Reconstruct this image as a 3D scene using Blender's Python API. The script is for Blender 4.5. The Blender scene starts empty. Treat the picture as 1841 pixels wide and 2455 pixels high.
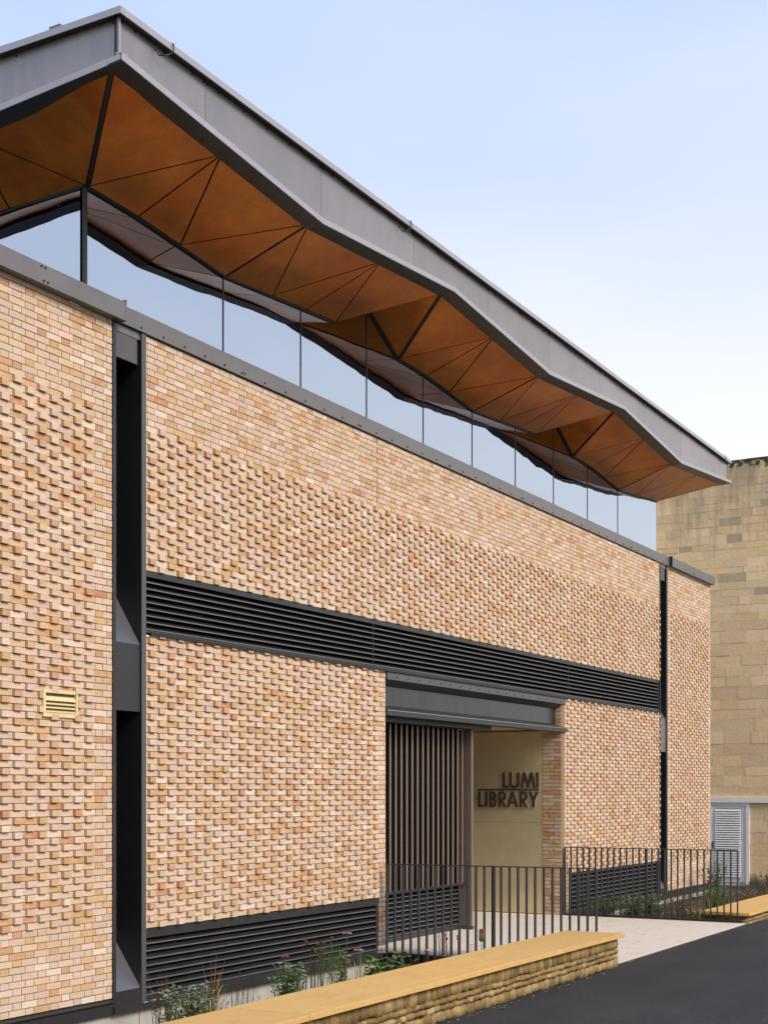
import bpy, bmesh, math, random
from mathutils import Vector, Matrix

# ------------------------------------------------------------------ camera, sky, sun, exposure
C = bpy.context.scene.collection
scn = bpy.context.scene
D = 8.606          # distance of the camera from the brick face (y = 0)
CZ = 2.0
TH = math.radians(29.1268)
cam = bpy.data.cameras.new('camera')
cam.sensor_fit = 'HORIZONTAL'; cam.sensor_width = 36; cam.lens = 66.486
cam.shift_y = 0.36366; cam.clip_start = 0.1; cam.clip_end = 3000
cob = bpy.data.objects.new('camera', cam); C.objects.link(cob)
cob.location = (0, -D, CZ); cob.rotation_euler = (math.radians(90), 0, TH - math.radians(90))
scn.camera = cob

SUN_EL, SUN_AZ = 39.0, 191.0      # azimuth clockwise from +Y: behind the camera
w = bpy.data.worlds.new('World'); scn.world = w; w.use_nodes = True
nt = w.node_tree; nt.nodes.clear()
def N(nt, t, **k):
    n = nt.nodes.new(t)
    for a, b in k.items(): setattr(n, a, b)
    return n
sky = N(nt, 'ShaderNodeTexSky'); sky.sky_type = 'NISHITA'; sky.sun_disc = False
sky.sun_elevation = math.radians(SUN_EL); sky.sun_rotation = math.radians(SUN_AZ)
sky.air_density = 1.0; sky.dust_density = 1.2; sky.ozone_density = 1.6; sky.altitude = 50
bg = N(nt, 'ShaderNodeBackground'); bg.inputs['Strength'].default_value = 0.10
out = N(nt, 'ShaderNodeOutputWorld')
# a thin bright veil of high cloud over the whole sky
tc = N(nt, 'ShaderNodeTexCoord'); mp = N(nt, 'ShaderNodeMapping'); mp.inputs['Scale'].default_value = (1.2, 1.2, 4.5)
nz = N(nt, 'ShaderNodeTexNoise'); nz.inputs['Scale'].default_value = 1.3; nz.inputs['Detail'].default_value = 5
mr = N(nt, 'ShaderNodeMapRange'); mr.inputs[1].default_value = .3; mr.inputs[2].default_value = .75
mr.inputs[3].default_value = .86; mr.inputs[4].default_value = .94
mx = N(nt, 'ShaderNodeMix', data_type='RGBA'); mx.inputs[7].default_value = (7.6, 7.7, 8.3, 1)
L = nt.links.new
L(tc.outputs['Generated'], mp.inputs[0]); L(mp.outputs[0], nz.inputs[0]); L(nz.outputs[0], mr.inputs[0])
sep = N(nt, 'ShaderNodeSeparateXYZ'); L(tc.outputs['Generated'], sep.inputs[0])
hv = N(nt, 'ShaderNodeMapRange'); hv.inputs[1].default_value = .23; hv.inputs[2].default_value = .58; hv.inputs[3].default_value = 1; hv.inputs[4].default_value = 0
L(sep.outputs[2], hv.inputs[0]); 
vr = N(nt, 'ShaderNodeMix', data_type='RGBA'); vr.inputs[6].default_value = (2.95, 4.25, 7.3, 1); vr.inputs[7].default_value = (7.5, 7.45, 7.5, 1)
nd = N(nt, 'ShaderNodeMath', operation='MULTIPLY_ADD', use_clamp=True); nd.inputs[1].default_value = .55; nd.inputs[2].default_value = -.27
L(nz.outputs[0], nd.inputs[0]); nd2 = N(nt, 'ShaderNodeMath', operation='ADD', use_clamp=True); L(nd.outputs[0], nd2.inputs[0]); L(hv.outputs[0], nd2.inputs[1])
nd.use_clamp = False; L(nd2.outputs[0], vr.inputs[0]); L(vr.outputs[2], mx.inputs[7])
L(mr.outputs[0], mx.inputs[0]); L(sky.outputs[0], mx.inputs[6]); L(mx.outputs[2], bg.inputs[0]); L(bg.outputs[0], out.inputs[0])

sl = bpy.data.lights.new('sun', 'SUN'); sl.energy = 2.5; sl.angle = math.radians(24); sl.color = (1, .89, .74)
so = bpy.data.objects.new('sun', sl); C.objects.link(so); so.location = (0, -20, 20)
az, el = math.radians(SUN_AZ), math.radians(SUN_EL)
sd = Vector((math.sin(az) * math.cos(el), math.cos(az) * math.cos(el), math.sin(el)))
so.rotation_euler = sd.to_track_quat('Z', 'Y').to_euler()
scn.view_settings.view_transform = 'Standard'; scn.view_settings.look = 'None'
scn.view_settings.exposure = 0.6; scn.view_settings.gamma = 1; scn.view_settings.use_curve_mapping = False
scn.render.engine = 'CYCLES'

random.seed(7)
R = random.random
U = random.uniform

# ------------------------------------------------------------------ materials
def mat(name, col, rough=.6, metal=0., var=.12, scale=8., bump=.0, bscale=60., col2=None, c2lo=.45, c2hi=.7, c2scale=3.,
        stretch=(1, 1, 1), src=None, spec=.5, rvar=0.):
    m = bpy.data.materials.new(name); m.use_nodes = True
    nt = m.node_tree; L = nt.links.new; b = nt.nodes['Principled BSDF']
    b.inputs['Roughness'].default_value = rough; b.inputs['Metallic'].default_value = metal
    b.inputs['Specular IOR Level'].default_value = spec
    g = N(nt, 'ShaderNodeNewGeometry'); mp = N(nt, 'ShaderNodeMapping'); mp.inputs['Scale'].default_value = stretch
    L(g.outputs['Position'], mp.inputs[0])
    if src == 'attr':
        s = N(nt, 'ShaderNodeVertexColor', layer_name='Col'); base = s.outputs[0]
    elif src == 'obj':
        s = N(nt, 'ShaderNodeObjectInfo'); base = s.outputs['Color']
    else:
        s = N(nt, 'ShaderNodeRGB'); s.outputs[0].default_value = (*col, 1); base = s.outputs[0]
    if col2 is not None:
        n2 = N(nt, 'ShaderNodeTexNoise'); n2.inputs['Scale'].default_value = c2scale; n2.inputs['Detail'].default_value = 6
        n2.inputs['Roughness'].default_value = .65
        L(mp.outputs[0], n2.inputs[0])
        r2 = N(nt, 'ShaderNodeMapRange'); r2.inputs[1].default_value = c2lo; r2.inputs[2].default_value = c2hi
        L(n2.outputs[0], r2.inputs[0])
        x2 = N(nt, 'ShaderNodeMix', data_type='RGBA'); x2.inputs[7].default_value = (*col2, 1)
        L(r2.outputs[0], x2.inputs[0]); L(base, x2.inputs[6]); base = x2.outputs[2]
    n1 = N(nt, 'ShaderNodeTexNoise'); n1.inputs['Scale'].default_value = scale; n1.inputs['Detail'].default_value = 8
    n1.inputs['Roughness'].default_value = .7
    L(mp.outputs[0], n1.inputs[0])
    r1 = N(nt, 'ShaderNodeMapRange'); r1.inputs[1].default_value = .25; r1.inputs[2].default_value = .75
    r1.inputs[3].default_value = 1 - var; r1.inputs[4].default_value = 1 + var
    L(n1.outputs[0], r1.inputs[0])
    x1 = N(nt, 'ShaderNodeMix', data_type='RGBA', blend_type='MULTIPLY'); x1.inputs[0].default_value = 1
    L(base, x1.inputs[6]); L(r1.outputs[0], x1.inputs[7]); L(x1.outputs[2], b.inputs['Base Color'])
    if rvar:
        rr = N(nt, 'ShaderNodeMapRange'); rr.inputs[1].default_value = .3; rr.inputs[2].default_value = .7
        rr.inputs[3].default_value = rough - rvar; rr.inputs[4].default_value = rough + rvar
        L(n1.outputs[0], rr.inputs[0]); L(rr.outputs[0], b.inputs['Roughness'])
    if bump:
        n3 = N(nt, 'ShaderNodeTexNoise'); n3.inputs['Scale'].default_value = bscale; n3.inputs['Detail'].default_value = 4
        L(mp.outputs[0], n3.inputs[0])
        bp = N(nt, 'ShaderNodeBump'); bp.inputs['Strength'].default_value = bump; bp.inputs['Distance'].default_value = .01
        L(n3.outputs[0], bp.inputs['Height']); L(bp.outputs[0], b.inputs['Normal'])
    return m
M = {}
M['brick'] = mat('brick_clay', (.5, .38, .28), .85, var=.16, scale=55, bump=.5, bscale=110, col2=(.58, .43, .33), c2lo=.5, c2hi=.75, c2scale=14, src='attr')
M['brick1'] = mat('brick_clay_single', (.5, .38, .28), .85, var=.16, scale=55, bump=.5, bscale=110, col2=(.58, .43, .33), c2lo=.5, c2hi=.75, c2scale=14, src='obj')
M['mortar'] = mat('lime_mortar', (.25, .165, .095), .9, var=.2, scale=30, bump=.4, bscale=120)
M['fascia'] = mat('zinc_grey_sheet', (.34, .31, .305), .40, .55, var=.12, scale=3.2, bump=.15, bscale=1.6, rvar=.08, col2=(.27, .25, .25), c2lo=.48, c2hi=.75, c2scale=2.2, stretch=(1, 1, .25), src='obj')
M['trim'] = mat('zinc_grey_trim', (.42, .395, .39), .4, .45, var=.08, scale=4, rvar=.06)
M['coping'] = mat('grey_coated_steel', (.175, .165, .163), .38, .35, var=.14, scale=3, bump=.05, bscale=3, rvar=.08)
M['dark'] = mat('charcoal_coated_steel', (.033, .032, .033), .42, .2, var=.2, scale=5, rvar=.06)
M['black'] = mat('black_metal', (.012, .012, .014), .45, .1, var=.2, scale=6)
M['blade'] = mat('louvre_blade_coating', (.018, .017, .018), .42, .1, var=.18, scale=6, rvar=.08)
M['bladelip_lit'] = mat('louvre_blade_lit_edge', (.16, .155, .155), .4, .3, var=.15, scale=6)  # paler copy of the blade coating: the lip's highlight is painted in
M['slotgrey'] = mat('slot_panel_grey', (.10, .098, .10), .45, .3, var=.08, scale=4)
M['sill'] = mat('slot_sill_grey', (.15, .15, .165), .4, .5, var=.06, scale=4)
M['soffit'] = mat('copper_brown_soffit', (.48, .134, .012), .34, .42, var=.38, scale=2.0, spec=.3, col2=(.58, .23, .03), c2lo=.4, c2hi=.7, c2scale=.9, rvar=.05)
M['chan'] = mat('dark_steel_channel', (.04, .04, .042), .42, .35, var=.2, scale=4, rvar=.06)
M['web'] = mat('steel_channel_web', (.062, .06, .058), .30, .75, var=.6, scale=1.6, bump=.1, bscale=3, rvar=.08)
M['gold'] = mat('brass_sheet', (.76, .63, .39), .34, .45, var=.12, scale=1.8, bump=.06, bscale=2.2, rvar=.07, col2=(.70, .57, .34), c2lo=.4, c2hi=.7, c2scale=1.2)
M['letter'] = mat('dark_bronze', (.13, .09, .06), .4, .6, var=.12, scale=8)
M['fin'] = mat('bronze_fin', (.20, .15, .115), .42, .3, var=.12, scale=5)
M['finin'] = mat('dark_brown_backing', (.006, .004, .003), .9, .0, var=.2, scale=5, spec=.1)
M['concrete'] = mat('plinth_concrete', (.42, .40, .37), .85, var=.14, scale=6, bump=.2, bscale=40, col2=(.30, .285, .26), c2lo=.5, c2hi=.75, c2scale=2.4, stretch=(1, 1, .35))
M['paving'] = mat('pale_paving', (.63, .545, .45), .8, var=.07, scale=4, bump=.15, bscale=90, col2=(.46, .39, .31), c2lo=.56, c2hi=.74, c2scale=2.2, stretch=(1, 2.2, 1))
M['asphalt'] = mat('fresh_asphalt', (.029, .028, .0285), .85, var=.55, scale=70, bump=1.0, bscale=130, col2=(.043, .041, .041), c2lo=.42, c2hi=.68, c2scale=.9, spec=.25, stretch=(.5, 1, 1))
M['cap'] = mat('honey_stone_coping', (.60, .375, .115), .8, var=.12, scale=14, bump=.3, bscale=70, col2=(.52, .32, .095), c2lo=.46, c2hi=.72, c2scale=3.2, stretch=(.6, 2.4, 1), src='obj')
M['rubble'] = mat('honey_rubble_stone', (.3, .2, .07), .9, var=.35, scale=26, bump=1.0, bscale=45, col2=(.17, .11, .045), c2lo=.5, c2hi=.75, c2scale=9, src='obj')
M['wallcore'] = mat('dark_wall_core', (.07, .048, .025), .95, var=.3, scale=14)
M['stone'] = None
M['white'] = mat('white_paint', (.84, .82, .76), .45, var=.04, scale=5)
M['ventcream'] = mat('cream_vent_coating', (.66, .55, .31), .45, .0, var=.06, scale=9)
M['soil'] = mat('bed_soil', (.045, .032, .022), .95, var=.4, scale=20, bump=1, bscale=30)
M['rail'] = mat('railing_paint', (.030, .030, .033), .45, .2, var=.1, scale=5)
M['wood'] = mat('stem_brown', (.10, .045, .025), .7, var=.3, scale=30)
M['cork'] = mat('soil_brown', (.08, .05, .03), .7)
def leafmat(n, c, r=.55): return mat(n, c, r, var=.45, scale=26)
M['leaf'] = leafmat('leaf_green', (.065, .11, .028)); M['leaf2'] = leafmat('leaf_mid', (.095, .14, .04))
M['silver'] = leafmat('leaf_silver', (.20, .25, .17)); M['sedge'] = leafmat('sedge_bronze', (.16, .075, .03))
M['yellow'] = leafmat('sedge_yellow', (.42, .30, .06)); M['redstem'] = leafmat('red_stem', (.085, .03, .022))
M['brown'] = leafmat('dry_head', (.07, .032, .018)); M['pink'] = leafmat('petal_pink', (.32, .13, .18)); M['red'] = leafmat('petal_crimson', (.16, .015, .025))
M['whitep'] = leafmat('petal_white', (.75, .75, .72)); M['brightleaf'] = leafmat('leaf_bright', (.10, .17, .03))

# stone with stains of its own at the parapet
m = mat('limestone_ashlar', (.5, .38, .22), .9, var=.14, scale=12, bump=.4, bscale=50, src='obj')
nt = m.node_tree; L = nt.links.new; b = nt.nodes['Principled BSDF']
old = b.inputs['Base Color'].links[0].from_socket
g = N(nt, 'ShaderNodeNewGeometry'); sx = N(nt, 'ShaderNodeSeparateXYZ'); L(g.outputs['Position'], sx.inputs[0])
mp = N(nt, 'ShaderNodeMapping'); mp.inputs['Scale'].default_value = (1, 2.4, .35); L(g.outputs['Position'], mp.inputs[0])
n1 = N(nt, 'ShaderNodeTexNoise'); n1.inputs['Scale'].default_value = 1.6; n1.inputs['Detail'].default_value = 8; n1.inputs['Roughness'].default_value = .65; L(mp.outputs[0], n1.inputs[0])
hz = N(nt, 'ShaderNodeMapRange'); hz.inputs[1].default_value = 6.6; hz.inputs[2].default_value = 10.4; hz.inputs[3].default_value = -.22; hz.inputs[4].default_value = .26
L(sx.outputs[2], hz.inputs[0])
ad = N(nt, 'ShaderNodeMath', operation='ADD'); L(n1.outputs[0], ad.inputs[0]); L(hz.outputs[0], ad.inputs[1])
rr = N(nt, 'ShaderNodeMapRange'); rr.inputs[1].default_value = .5; rr.inputs[2].default_value = .8; rr.inputs[4].default_value = .7; L(ad.outputs[0], rr.inputs[0])
mxx = N(nt, 'ShaderNodeMix', data_type='RGBA'); mxx.inputs[7].default_value = (.24, .195, .13, 1)
L(rr.outputs[0], mxx.inputs[0]); L(old, mxx.inputs[6])
# lichen crust along the very top and moss at the foot
n2 = N(nt, 'ShaderNodeTexNoise'); n2.inputs['Scale'].default_value = 9; n2.inputs['Detail'].default_value = 6; L(g.outputs['Position'], n2.inputs[0])
h2 = N(nt, 'ShaderNodeMapRange'); h2.inputs[1].default_value = 9.9; h2.inputs[2].default_value = 10.5; h2.inputs[3].default_value = -.3; h2.inputs[4].default_value = .22; L(sx.outputs[2], h2.inputs[0])
a2 = N(nt, 'ShaderNodeMath', operation='ADD'); L(n2.outputs[0], a2.inputs[0]); L(h2.outputs[0], a2.inputs[1])
r3 = N(nt, 'ShaderNodeMapRange'); r3.inputs[1].default_value = .5; r3.inputs[2].default_value = .62; L(a2.outputs[0], r3.inputs[0])
m2 = N(nt, 'ShaderNodeMix', data_type='RGBA'); m2.inputs[7].default_value = (.045, .045, .02, 1)
L(r3.outputs[0], m2.inputs[0]); L(mxx.outputs[2], m2.inputs[6])
h4 = N(nt, 'ShaderNodeMapRange'); h4.inputs[1].default_value = -.35; h4.inputs[2].default_value = .35; h4.inputs[3].default_value = .18; h4.inputs[4].default_value = -.3; L(sx.outputs[2], h4.inputs[0])
a4 = N(nt, 'ShaderNodeMath', operation='ADD'); L(n1.outputs[0], a4.inputs[0]); L(h4.outputs[0], a4.inputs[1])
r4 = N(nt, 'ShaderNodeMapRange'); r4.inputs[1].default_value = .45; r4.inputs[2].default_value = .65; L(a4.outputs[0], r4.inputs[0])
m4 = N(nt, 'ShaderNodeMix', data_type='RGBA'); m4.inputs[7].default_value = (.10, .095, .03, 1)
L(r4.outputs[0], m4.inputs[0]); L(m2.outputs[2], m4.inputs[6])
L(m4.outputs[2], b.inputs['Base Color']); M['stone'] = m
M['stonejoint'] = mat('pale_lime_joint', (.80, .66, .42), .9, var=.1, scale=10, col2=(.5, .41, .28), c2lo=.45, c2hi=.7, c2scale=1.5, stretch=(1, 2, .35))

# coated glass: partly mirror, partly see-through
m = bpy.data.materials.new('coated_glass'); m.use_nodes = True; nt = m.node_tree; nt.nodes.clear(); L = nt.links.new
o = N(nt, 'ShaderNodeOutputMaterial'); mixs = N(nt, 'ShaderNodeMixShader'); gl = N(nt, 'ShaderNodeBsdfGlossy'); tr = N(nt, 'ShaderNodeBsdfTransparent')
gl.inputs['Roughness'].default_value = .015; gl.inputs['Color'].default_value = (.80, .88, 1.0, 1); tr.inputs['Color'].default_value = (.42, .45, .46, 1)
g = N(nt, 'ShaderNodeNewGeometry'); nn = N(nt, 'ShaderNodeTexNoise'); nn.inputs['Scale'].default_value = 1.25; nn.inputs['Detail'].default_value = 1.5
bp = N(nt, 'ShaderNodeBump'); bp.inputs['Strength'].default_value = .17; bp.inputs['Distance'].default_value = .03
L(g.outputs['Position'], nn.inputs[0]); L(nn.outputs[0], bp.inputs['Height']); L(bp.outputs[0], gl.inputs['Normal'])
lw = N(nt, 'ShaderNodeFresnel'); lw.inputs['IOR'].default_value = 1.6
fm = N(nt, 'ShaderNodeMapRange'); fm.inputs[3].default_value = .62; fm.inputs[4].default_value = 1.0
L(lw.outputs[0], fm.inputs[0]); L(fm.outputs[0], mixs.inputs[0]); L(tr.outputs[0], mixs.inputs[1]); L(gl.outputs[0], mixs.inputs[2]); L(mixs.outputs[0], o.inputs[0])
M['glass'] = m
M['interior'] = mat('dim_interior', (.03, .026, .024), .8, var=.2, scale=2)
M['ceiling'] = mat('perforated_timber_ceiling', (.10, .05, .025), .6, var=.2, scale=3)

# ------------------------------------------------------------------ helpers
class MB:
    def __init__(s): s.v = []; s.f = []; s.c = []
    def add(s, vs, fs, col=None):
        n = len(s.v); s.v += [tuple(p) for p in vs]; s.f += [tuple(n + i for i in f) for f in fs]; s.c += [col] * len(fs)
    def box(s, x0, x1, y0, y1, z0, z1, j=0., col=None):
        vs = [(x, y, z) for x in (x0, x1) for y in (y0, y1) for z in (z0, z1)]
        if j: vs = [(x + U(-j, j), y + U(-j, j), z + U(-j, j)) for x, y, z in vs]
        s.add(vs, [(0, 1, 3, 2), (4, 6, 7, 5), (0, 4, 5, 1), (2, 3, 7, 6), (0, 2, 6, 4), (1, 5, 7, 3)], col); return s
    def prism(s, poly, a, b, axis='x'):
        """closed polygon in the two other axes, extruded along axis from a to b"""
        n = len(poly)
        def P(t, p): return {'x': (t, p[0], p[1]), 'y': (p[0], t, p[1]), 'z': (p[0], p[1], t)}[axis]
        s.add([P(a, p) for p in poly] + [P(b, p) for p in poly],
              [tuple(range(n)), tuple(range(2 * n - 1, n - 1, -1))] + [(i, i + n, (i + 1) % n + n, (i + 1) % n) for i in range(n)]); return s
    def slab(s, pts, off):
        n = len(pts); o = Vector(off)
        s.add([Vector(p) for p in pts] + [Vector(p) + o for p in pts],
              [tuple(range(n)), tuple(range(2 * n - 1, n - 1, -1))] + [(i, i + n, (i + 1) % n + n, (i + 1) % n) for i in range(n)]); return s
    def tube(s, pts, r, n=6, r1=None):
        pts = [Vector(p) for p in pts]; k = len(pts); base = len(s.v); vs = []
        for i, p in enumerate(pts):
            d = (pts[min(i + 1, k - 1)] - pts[max(i - 1, 0)]).normalized()
            a = d.orthogonal().normalized(); b = d.cross(a)
            rr = r if r1 is None else r + (r1 - r) * i / max(1, k - 1)
            for q in range(n):
                t = 2 * math.pi * q / n; vs.append(p + a * rr * math.cos(t) + b * rr * math.sin(t))
        fs = [(i * n + q, i * n + (q + 1) % n, (i + 1) * n + (q + 1) % n, (i + 1) * n + q) for i in range(k - 1) for q in range(n)]
        fs += [tuple(range(n)), tuple((k - 1) * n + q for q in range(n))]
        s.add(vs, fs); return s
    def data(s, name, m, o=(0, 0, 0)):
        me = bpy.data.meshes.new(name)
        me.from_pydata([(x - o[0], y - o[1], z - o[2]) for x, y, z in s.v], [], s.f)
        bm = bmesh.new(); bm.from_mesh(me); bmesh.ops.recalc_face_normals(bm, faces=bm.faces); bm.to_mesh(me); bm.free()
        me.materials.append(m); return me
    def build(s, name, m, parent=None, o=None, bevel=0, kind=None, smooth=False):
        """link as one object; verts are world coordinates, its origin sits at o (default: the parent's own origin)"""
        po = wloc(parent) if parent else Vector((0, 0, 0))
        oo = Vector(o) if o is not None else po
        me = s.data(name, m, oo)
        if any(c is not None for c in s.c):
            at = me.color_attributes.new('Col', 'FLOAT_COLOR', 'CORNER'); buf = []
            # recalc normals keeps face order
            for p in me.polygons:
                c = s.c[p.index] or (.5, .5, .5)
                buf += [c[0], c[1], c[2], 1.] * p.loop_total
            at.data.foreach_set('color', buf)
        if smooth:
            for p in me.polygons: p.use_smooth = True
        ob = bpy.data.objects.new(name, me); C.objects.link(ob)
        ob.parent = parent; ob.location = oo - po
        if bevel:
            bv = ob.modifiers.new('bevel', 'BEVEL'); bv.width = bevel; bv.segments = 2; bv.limit_method = 'ANGLE'
        if kind: ob['kind'] = kind
        return ob
def wloc(o):
    v = Vector((0, 0, 0))
    while o: v = v + o.location; o = o.parent
    return v
def inst(me, name, parent, loc, col=None, rz=0, sc=None):
    ob = bpy.data.objects.new(name, me); C.objects.link(ob); ob.parent = parent
    ob.location = Vector(loc) - (wloc(parent) if parent else Vector((0, 0, 0)))
    if rz: ob.rotation_euler.z = rz
    if sc: ob.scale = sc
    if col: ob.color = (*col, 1)
    return ob
def tag(o, label, cat, group=None):
    o['label'] = label; o['category'] = cat
    if group: o['group'] = group
    return o
def empty(name, loc, label=None, cat=None, group=None, parent=None):
    o = bpy.data.objects.new(name, None); C.objects.link(o); o.empty_display_size = .2
    o.parent = parent; o.location = Vector(loc) - (wloc(parent) if parent else Vector((0, 0, 0)))
    if label: tag(o, label, cat, group)
    return o
def structure(o): o['kind'] = 'structure'; return o

def pxsize(x, y, z):
    """pixels per metre at a point and whether it is inside the frame (only used to rank bricks by apparent size)"""
    c, s = math.cos(TH), math.sin(TH); dx, dy, dz = x, y + D, z - CZ
    fw = dx * c + dy * s; r = dx * s - dy * c
    px = 920.5 + 3400 * r / fw; py = 1897 - 3400 * dz / fw
    return 3400 / fw, (-10 < px < 1851 and -10 < py < 2465)

# ------------------------------------------------------------------ ground
asph = MB()
def rz_(x):
    return -.02 if x <= 22 else (-.02 - .40 * (x - 22) / 14 if x < 36 else -.42 - .1 * min(1, (x - 36) / 24))
xs = [-600, -60, 2, 4, 15.42, 21.33, 22, 30.5, 36, 60, 700]; ys = [-600, -40, -8, -2.97, .28, 12, 40, 700]
for i in range(len(xs) - 1):
    for k in range(len(ys) - 1):
        xa, xb, ya, yb = xs[i], xs[i + 1], ys[k], ys[k + 1]
        if ya == -2.97 and 4 <= xa < 30.5: continue
        asph.add([(xa, ya, rz_(xa)), (xb, ya, rz_(xb)), (xb, yb, rz_(xb)), (xa, yb, rz_(xa))], [(0, 1, 2, 3)])
structure(asph.build('road', M['asphalt']))

def zr(x): return 0 if x < 22 else -.40 * min(1, (x - 22) / 14)
# pale paving in front of the doorway and into the recess, as slabs on a black edged deck
pv = structure(MB().box(15.42, 21.33, -2.965, 2.2, -.6, -.0125).build('paving', M['black']))
rows = [-2.96, -2.30, -1.70, -1.10, -.50, .10, .70, 1.30, 2.2]
for ri in range(len(rows) - 1):
    x = 15.42; first = True
    while x < 21.32:
        x2 = min(21.33, x + (.45 if first and ri % 2 else .9)); first = False
        if 21.33 - x2 < .25: x2 = 21.33
        MB().box(x + .002, x2 - .002, rows[ri] + .002, rows[ri + 1] - .002, -.012, U(-.0004, .0004)).build('paving_slab', M['paving'], pv)
        x = x2
# soil of the two beds
for nm, x0, x1 in (('planting_bed', 4.0, 15.41), ('planting_bed', 21.34, 30.5)):
    b_ = MB(); nx, ny = 60, 10
    for i in range(nx + 1):
        for k in range(ny + 1):
            X_ = x0 + (x1 - x0) * i / nx; b_.v.append((X_, -2.95 + 2.98 * k / ny, (-.30 if x0 < 10 else -.19) + U(-.02, .02)))
    for i in range(nx):
        for k in range(ny):
            a = i * (ny + 1) + k; b_.f.append((a, a + ny + 1, a + ny + 2, a + 1)); b_.c.append(None)
    structure(b_.build(nm, M['soil']))

# ------------------------------------------------------------------ the library
LIB = empty('library_building', (20, 5, 0), 'pale brick library with patterned brickwork and a folded zinc and copper-brown roof', 'building')
T = {}
CREAM, PINK, BUFF, TAN, ORANGE, RED, PALE = (.62, .465, .335), (.61, .44, .34), (.60, .425, .265), (.56, .355, .18), (.53, .30, .15), (.51, .25, .13), (.69, .55, .435)
PAL_S = ((CREAM, 34), (PINK, 28), (BUFF, 13), (TAN, 10), (ORANGE, 5), (RED, 1), (PALE, 9))     # stretchers
PAL_H = ((CREAM, 22), (PINK, 15), (BUFF, 24), (TAN, 24), (ORANGE, 12), (RED, 2), (PALE, 2))     # headers
def brick_col(header=False):
    pal = PAL_H if header else PAL_S
    c = random.choices([p[0] for p in pal], [p[1] for p in pal])[0]
    k = U(.90, 1.06); return (c[0] * k, c[1] * k * U(.98, 1.02), c[2] * k * U(.95, 1.05))
WALL = MB()       # backing walls
BR = []           # every brick: x0,x1,z0,z1,proud,plane
CH, P, J = .06074, .3025, .0078
XA = 10.946
HW = .0975
def panel(x0, x1, z0, z1, pl=0., pr=0., ztop=5.53, zbot=-1, joints=(), skip=None):
    """brick field; pl / pr: flat margin at the left / right edge where no header projects"""
    WALL.box(x0 + .004, x1 - .004, .0085, .30, z0, z1)
    nr = int(math.ceil((z1 - z0) / CH - .3))
    for r in range(nr):
        za = z0 + r * CH; zb = min(za + CH - J, z1 - .002)
        if zb - za < .02: continue
        off = XA + (P / 2 if r % 2 else 0)
        for (s0, s1) in zip([x0] + list(joints), list(joints) + [x1]):
            k0 = int(math.floor((s0 - off) / P)) - 1
            pcs = []
            X_ = off + k0 * P
            while X_ < s1:
                hw = .088 if zbot < (za + zb) / 2 < ztop else HW
                pcs.append((X_, X_ + hw, True)); pcs.append((X_ + hw + J, X_ + P - J, False)); X_ += P
            out = []
            for a, b, h in pcs:
                a2, b2 = max(a, s0 + .001), min(b, s1 - .002)
                if b2 - a2 < .018: continue
                out.append([a2, b2, h and (b - a) - (b2 - a2) < .045])
            for a, b, h in out:
                zc = (za + zb) / 2
                if skip and skip[2] < zc < skip[3] and b > skip[0] and a < skip[1]:
                    if a > skip[0] and b < skip[1]: continue
                    if a < skip[0]: b = skip[0] - .003
                    else: a = skip[1] + .003
                    if b - a < .02: continue
                pr_ = 0.
                if h and zbot < zc < ztop and a > x0 + pl - .02 and b < x1 - pr + .02: pr_ = .0255 + U(-.003, .003)
                BR.append((a, b, za, zb, pr_))
VX0, VX1, VZ0, VZ1 = 9.328, 9.774, 2.650, 2.890
panel(6.0, 10.263, .075, 6.375, pr=.175, zbot=.80, skip=(VX0, VX1, VZ0 + .005, VZ1 - .005))
panel(10.750, 26.270, 4.12, 6.375, joints=(15.26, 21.72))
panel(10.750, 15.483, .683, 3.50, pr=.13, joints=())
panel(15.335, 15.483, .075, .683, pl=9)
panel(21.433, 26.270, .665, 3.50, pl=.05)
panel(21.433, 21.625, .005, .665, pl=9)
panel(26.745, 29.680, .060, 6.375, pl=.15, pr=.08, zbot=.62)
bw = MB(); bw.v, bw.f, bw.c = WALL.v, WALL.f, WALL.c
brickwall = bw.build('brick_wall', M['mortar'], LIB)
# rank by apparent size; the 300 largest are parts, the rest one joined part
cand = []
for i, (a, b, za, zb, pr_) in enumerate(BR):
    s_, vis = pxsize((a + b) / 2, 0, (za + zb) / 2)
    if vis: cand.append((-(b - a) * s_ * s_ * ((a + b) / 2) ** -1, i))
cand.sort(); single = set(i for _, i in cand[:298])
shared = {}
def brick_mesh(wd, ht, dp, k):
    key = (round(wd, 3), round(ht, 3), round(dp, 3), k)
    if key not in shared:
        b = MB(); b.box(-wd / 2, wd / 2, -dp, .02, -ht / 2, ht / 2, j=.0014)
        shared[key] = b.data('brick', M['brick1'])
    return shared[key]
rest = MB()
for i, (a, b, za, zb, pr_) in enumerate(BR):
    c = brick_col(b - a < .11)
    if i in single:
        me = brick_mesh(b - a, zb - za, .0255 if pr_ else 0., random.randrange(5))
        inst(me, 'brick', brickwall, ((a + b) / 2, U(-.001, .001), (za + zb) / 2), c)
    else:
        n = len(rest.v); rest.box(a, b, -pr_ + U(-.0012, .0012), .02, za + U(-.0012, .0012), zb + U(-.0012, .0012), j=.0016, col=c)
        if not pr_: pass
rest.build('brickwork', M['brick'], brickwall, kind='stuff')

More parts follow.
